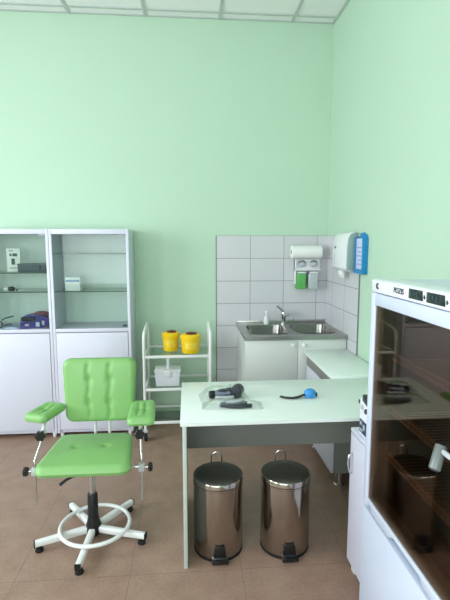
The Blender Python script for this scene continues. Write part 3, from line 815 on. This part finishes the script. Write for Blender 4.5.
ap = MB().box(.790, 1.02, 1.665, 1.962, .735, .905, .006).build('case', M['fpanel'], t)
MB().prism([(1.84, .892), (1.915, .905), (1.915, .935), (1.84, .955)], 'x', .782, .86, .004).build('latch_block', M['black'], t)
for y, z, r, m in ((1.925, .872, .011, M['lgrey']), (1.88, .866, .012, M['ink'])):
    MB().lathe([(0, 0), (r, 0), (r, .005), (r * .8, .008), (0, .008)], (.790, y, z), 24, Matrix.Rotation(R(-90), 4, 'Y')).build('button', m, t)
MB().lathe([(0, 0), (.012, 0), (.012, .012), (.009, .016), (0, .016)], (.800, 1.962, .882), 24, Matrix.Rotation(R(-90), 4, 'X')).build('side_knob', M['ink'], t)
lb = MB().box(.7885, .7905, 1.875, 1.952, .748, .81).build('data_label', mat('label_navy', '#33415f', .4), t)
b = MB(); b.box(.7875, .7887, 1.925, 1.945, .785, .80).box(.7875, .7887, 1.89, 1.91, .77, .795).box(.7875, .7887, 1.915, 1.945, .756, .766)
b.build('label_marks', M['lgrey'], lb)

# ------------------------------------------------------------------ THINGS ON THE DESK
def film(cx, cy, z, lx, ly, h, rot, seed, nx=30, ny=20):
    """clear bag: crumpled closed pillow lying on the desk"""
    bm = bmesh.new(); top = {}; bot = {}
    for i in range(nx + 1):
        for j in range(ny + 1):
            u, v = -1 + 2 * i / nx, -1 + 2 * j / ny
            e = (1 - u ** 4) * (1 - v ** 4)
            n_ = noise.noise(Vector((u * 2.6 + seed, v * 2.6, seed))) + .5 * noise.noise(Vector((u * 7, v * 7 + seed, 2)))
            x, y = u * lx / 2 + .004 * n_, v * ly / 2 + .003 * n_
            zz = .0025 + (h * max(e, 0) ** 1.15) * (1 + .22 * n_) + .002 * abs(n_)
            bd = i in (0, nx) or j in (0, ny)
            top[i, j] = bm.verts.new((x, y, zz if not bd else .002 + .004 * abs(n_)))
            bot[i, j] = top[i, j] if bd else bm.verts.new((x, y, .0008))
    for i in range(nx):
        for j in range(ny):
            bm.faces.new((top[i, j], top[i + 1, j], top[i + 1, j + 1], top[i, j + 1]))
            try: bm.faces.new((bot[i, j], bot[i, j + 1], bot[i + 1, j + 1], bot[i + 1, j]))
            except ValueError: pass
    return MB().merge(bm, Matrix.Translation((cx, cy, z)) @ Matrix.Rotation(rot, 4, 'Z'))
DZ = .7585
t = thing('bagged_handset', 'black and silver handset in clear plastic bag further back on desk', 'device', (.21, 2.44, .758))
MB().tube([(.135, 2.415, DZ + .024), (.17, 2.422, DZ + .026), (.22, 2.435, DZ + .028), (.255, 2.44, DZ + .03)], .02, 18, rs=[.018, .0235, .025, .027]).build('body', M['silver'], t)
MB().cyl((.250, 2.40, DZ + .034), (.280, 2.465, DZ + .034), .034, .034, 28, .006).build('head', M['dev'], t)
MB().cyl((.108, 2.408, DZ + .024), (.138, 2.414, DZ + .024), .021, .022, 24, .004).build('end_cap', M['black'], t)
b = MB(); b.ell((.185, 2.408, DZ + .046), (.030, .014, .008)).ell((.222, 2.42, DZ + .050), (.018, .016, .009))
b.build('trigger', M['dev'], t)
MB().tube([(.14, 2.398, DZ + .012), (.19, 2.394, DZ + .010), (.245, 2.402, DZ + .010)], .009, 12).build('side_grip', M['lgrey'], t)
film(.188, 2.435, .7582, .27, .13, .060, R(6), 3.1).build('plastic_bag', M['bag'], t)
t = thing('bagged_comb', 'flat grey tool with dark handle in clear bag, nearest desk front', 'tool', (.24, 2.29, .758))
MB().prism([(.155, 2.275), (.165, 2.31), (.215, 2.345), (.28, 2.345), (.31, 2.31), (.25, 2.27), (.19, 2.262)], 'z', DZ + .001, DZ + .016, .004).build('blade', M['toolgrey'], t)
MB().prism([(.19, 2.30), (.215, 2.332), (.26, 2.336), (.285, 2.32), (.275, 2.30), (.23, 2.285)], 'z', DZ + .016, DZ + .022, .002).build('blade_cover', M['lgrey'], t)
MB().tube([(.165, 2.272, DZ + .010), (.21, 2.255, DZ + .0115), (.26, 2.25, DZ + .0115), (.325, 2.258, DZ + .0115)], .008, 12, rs=[.006, .0095, .0105, .0105]).build('handle', M['dev'], t)
film(.225, 2.285, .7582, .32, .112, .036, R(-3), 8.7).build('plastic_bag', M['bag'], t)
t = thing('tourniquet', 'blue tourniquet buckle with black strap lying on the desk', 'tourniquet', (.67, 2.385, .758))
b = MB(); b.ell((.672, 2.388, DZ + .026), (.034, .026, .0255)); b.box(.642, .70, 2.366, 2.405, DZ, DZ + .03, .008); b.build('buckle', M['bagblue'], t)
MB().box(.694, .712, 2.372, 2.40, DZ + .006, DZ + .03, .005).build('release_button', M['ink'], t)
pts = [(.655, 2.385, DZ + .022), (.63, 2.38, DZ + .016), (.60, 2.372, DZ + .009), (.57, 2.37, DZ + .006), (.53, 2.38, DZ + .006), (.505, 2.396, DZ + .008)]
b = MB(); prev = None
for i, p in enumerate(pts):
    a = Vector(pts[min(i + 1, len(pts) - 1)]) - Vector(pts[max(i - 1, 0)]); nrm = Vector((0, -math.sin(R(60)), math.cos(R(60))))
    wdir = Vector((-a.y, a.x, 0)).normalized() * .011
    up = Vector((0, 0, .0022))
    P = Vector(p)
    ring = [b.bm.verts.new(P + q) for q in (wdir + up, -wdir + up, -wdir - up, wdir - up)]
    if prev:
        for j in range(4): b.bm.faces.new((prev[j], prev[(j + 1) % 4], ring[(j + 1) % 4], ring[j]))
    else: b.bm.faces.new(ring[::-1])
    prev = ring
b.bm.faces.new(prev)
b.build('strap', M['black'], t)
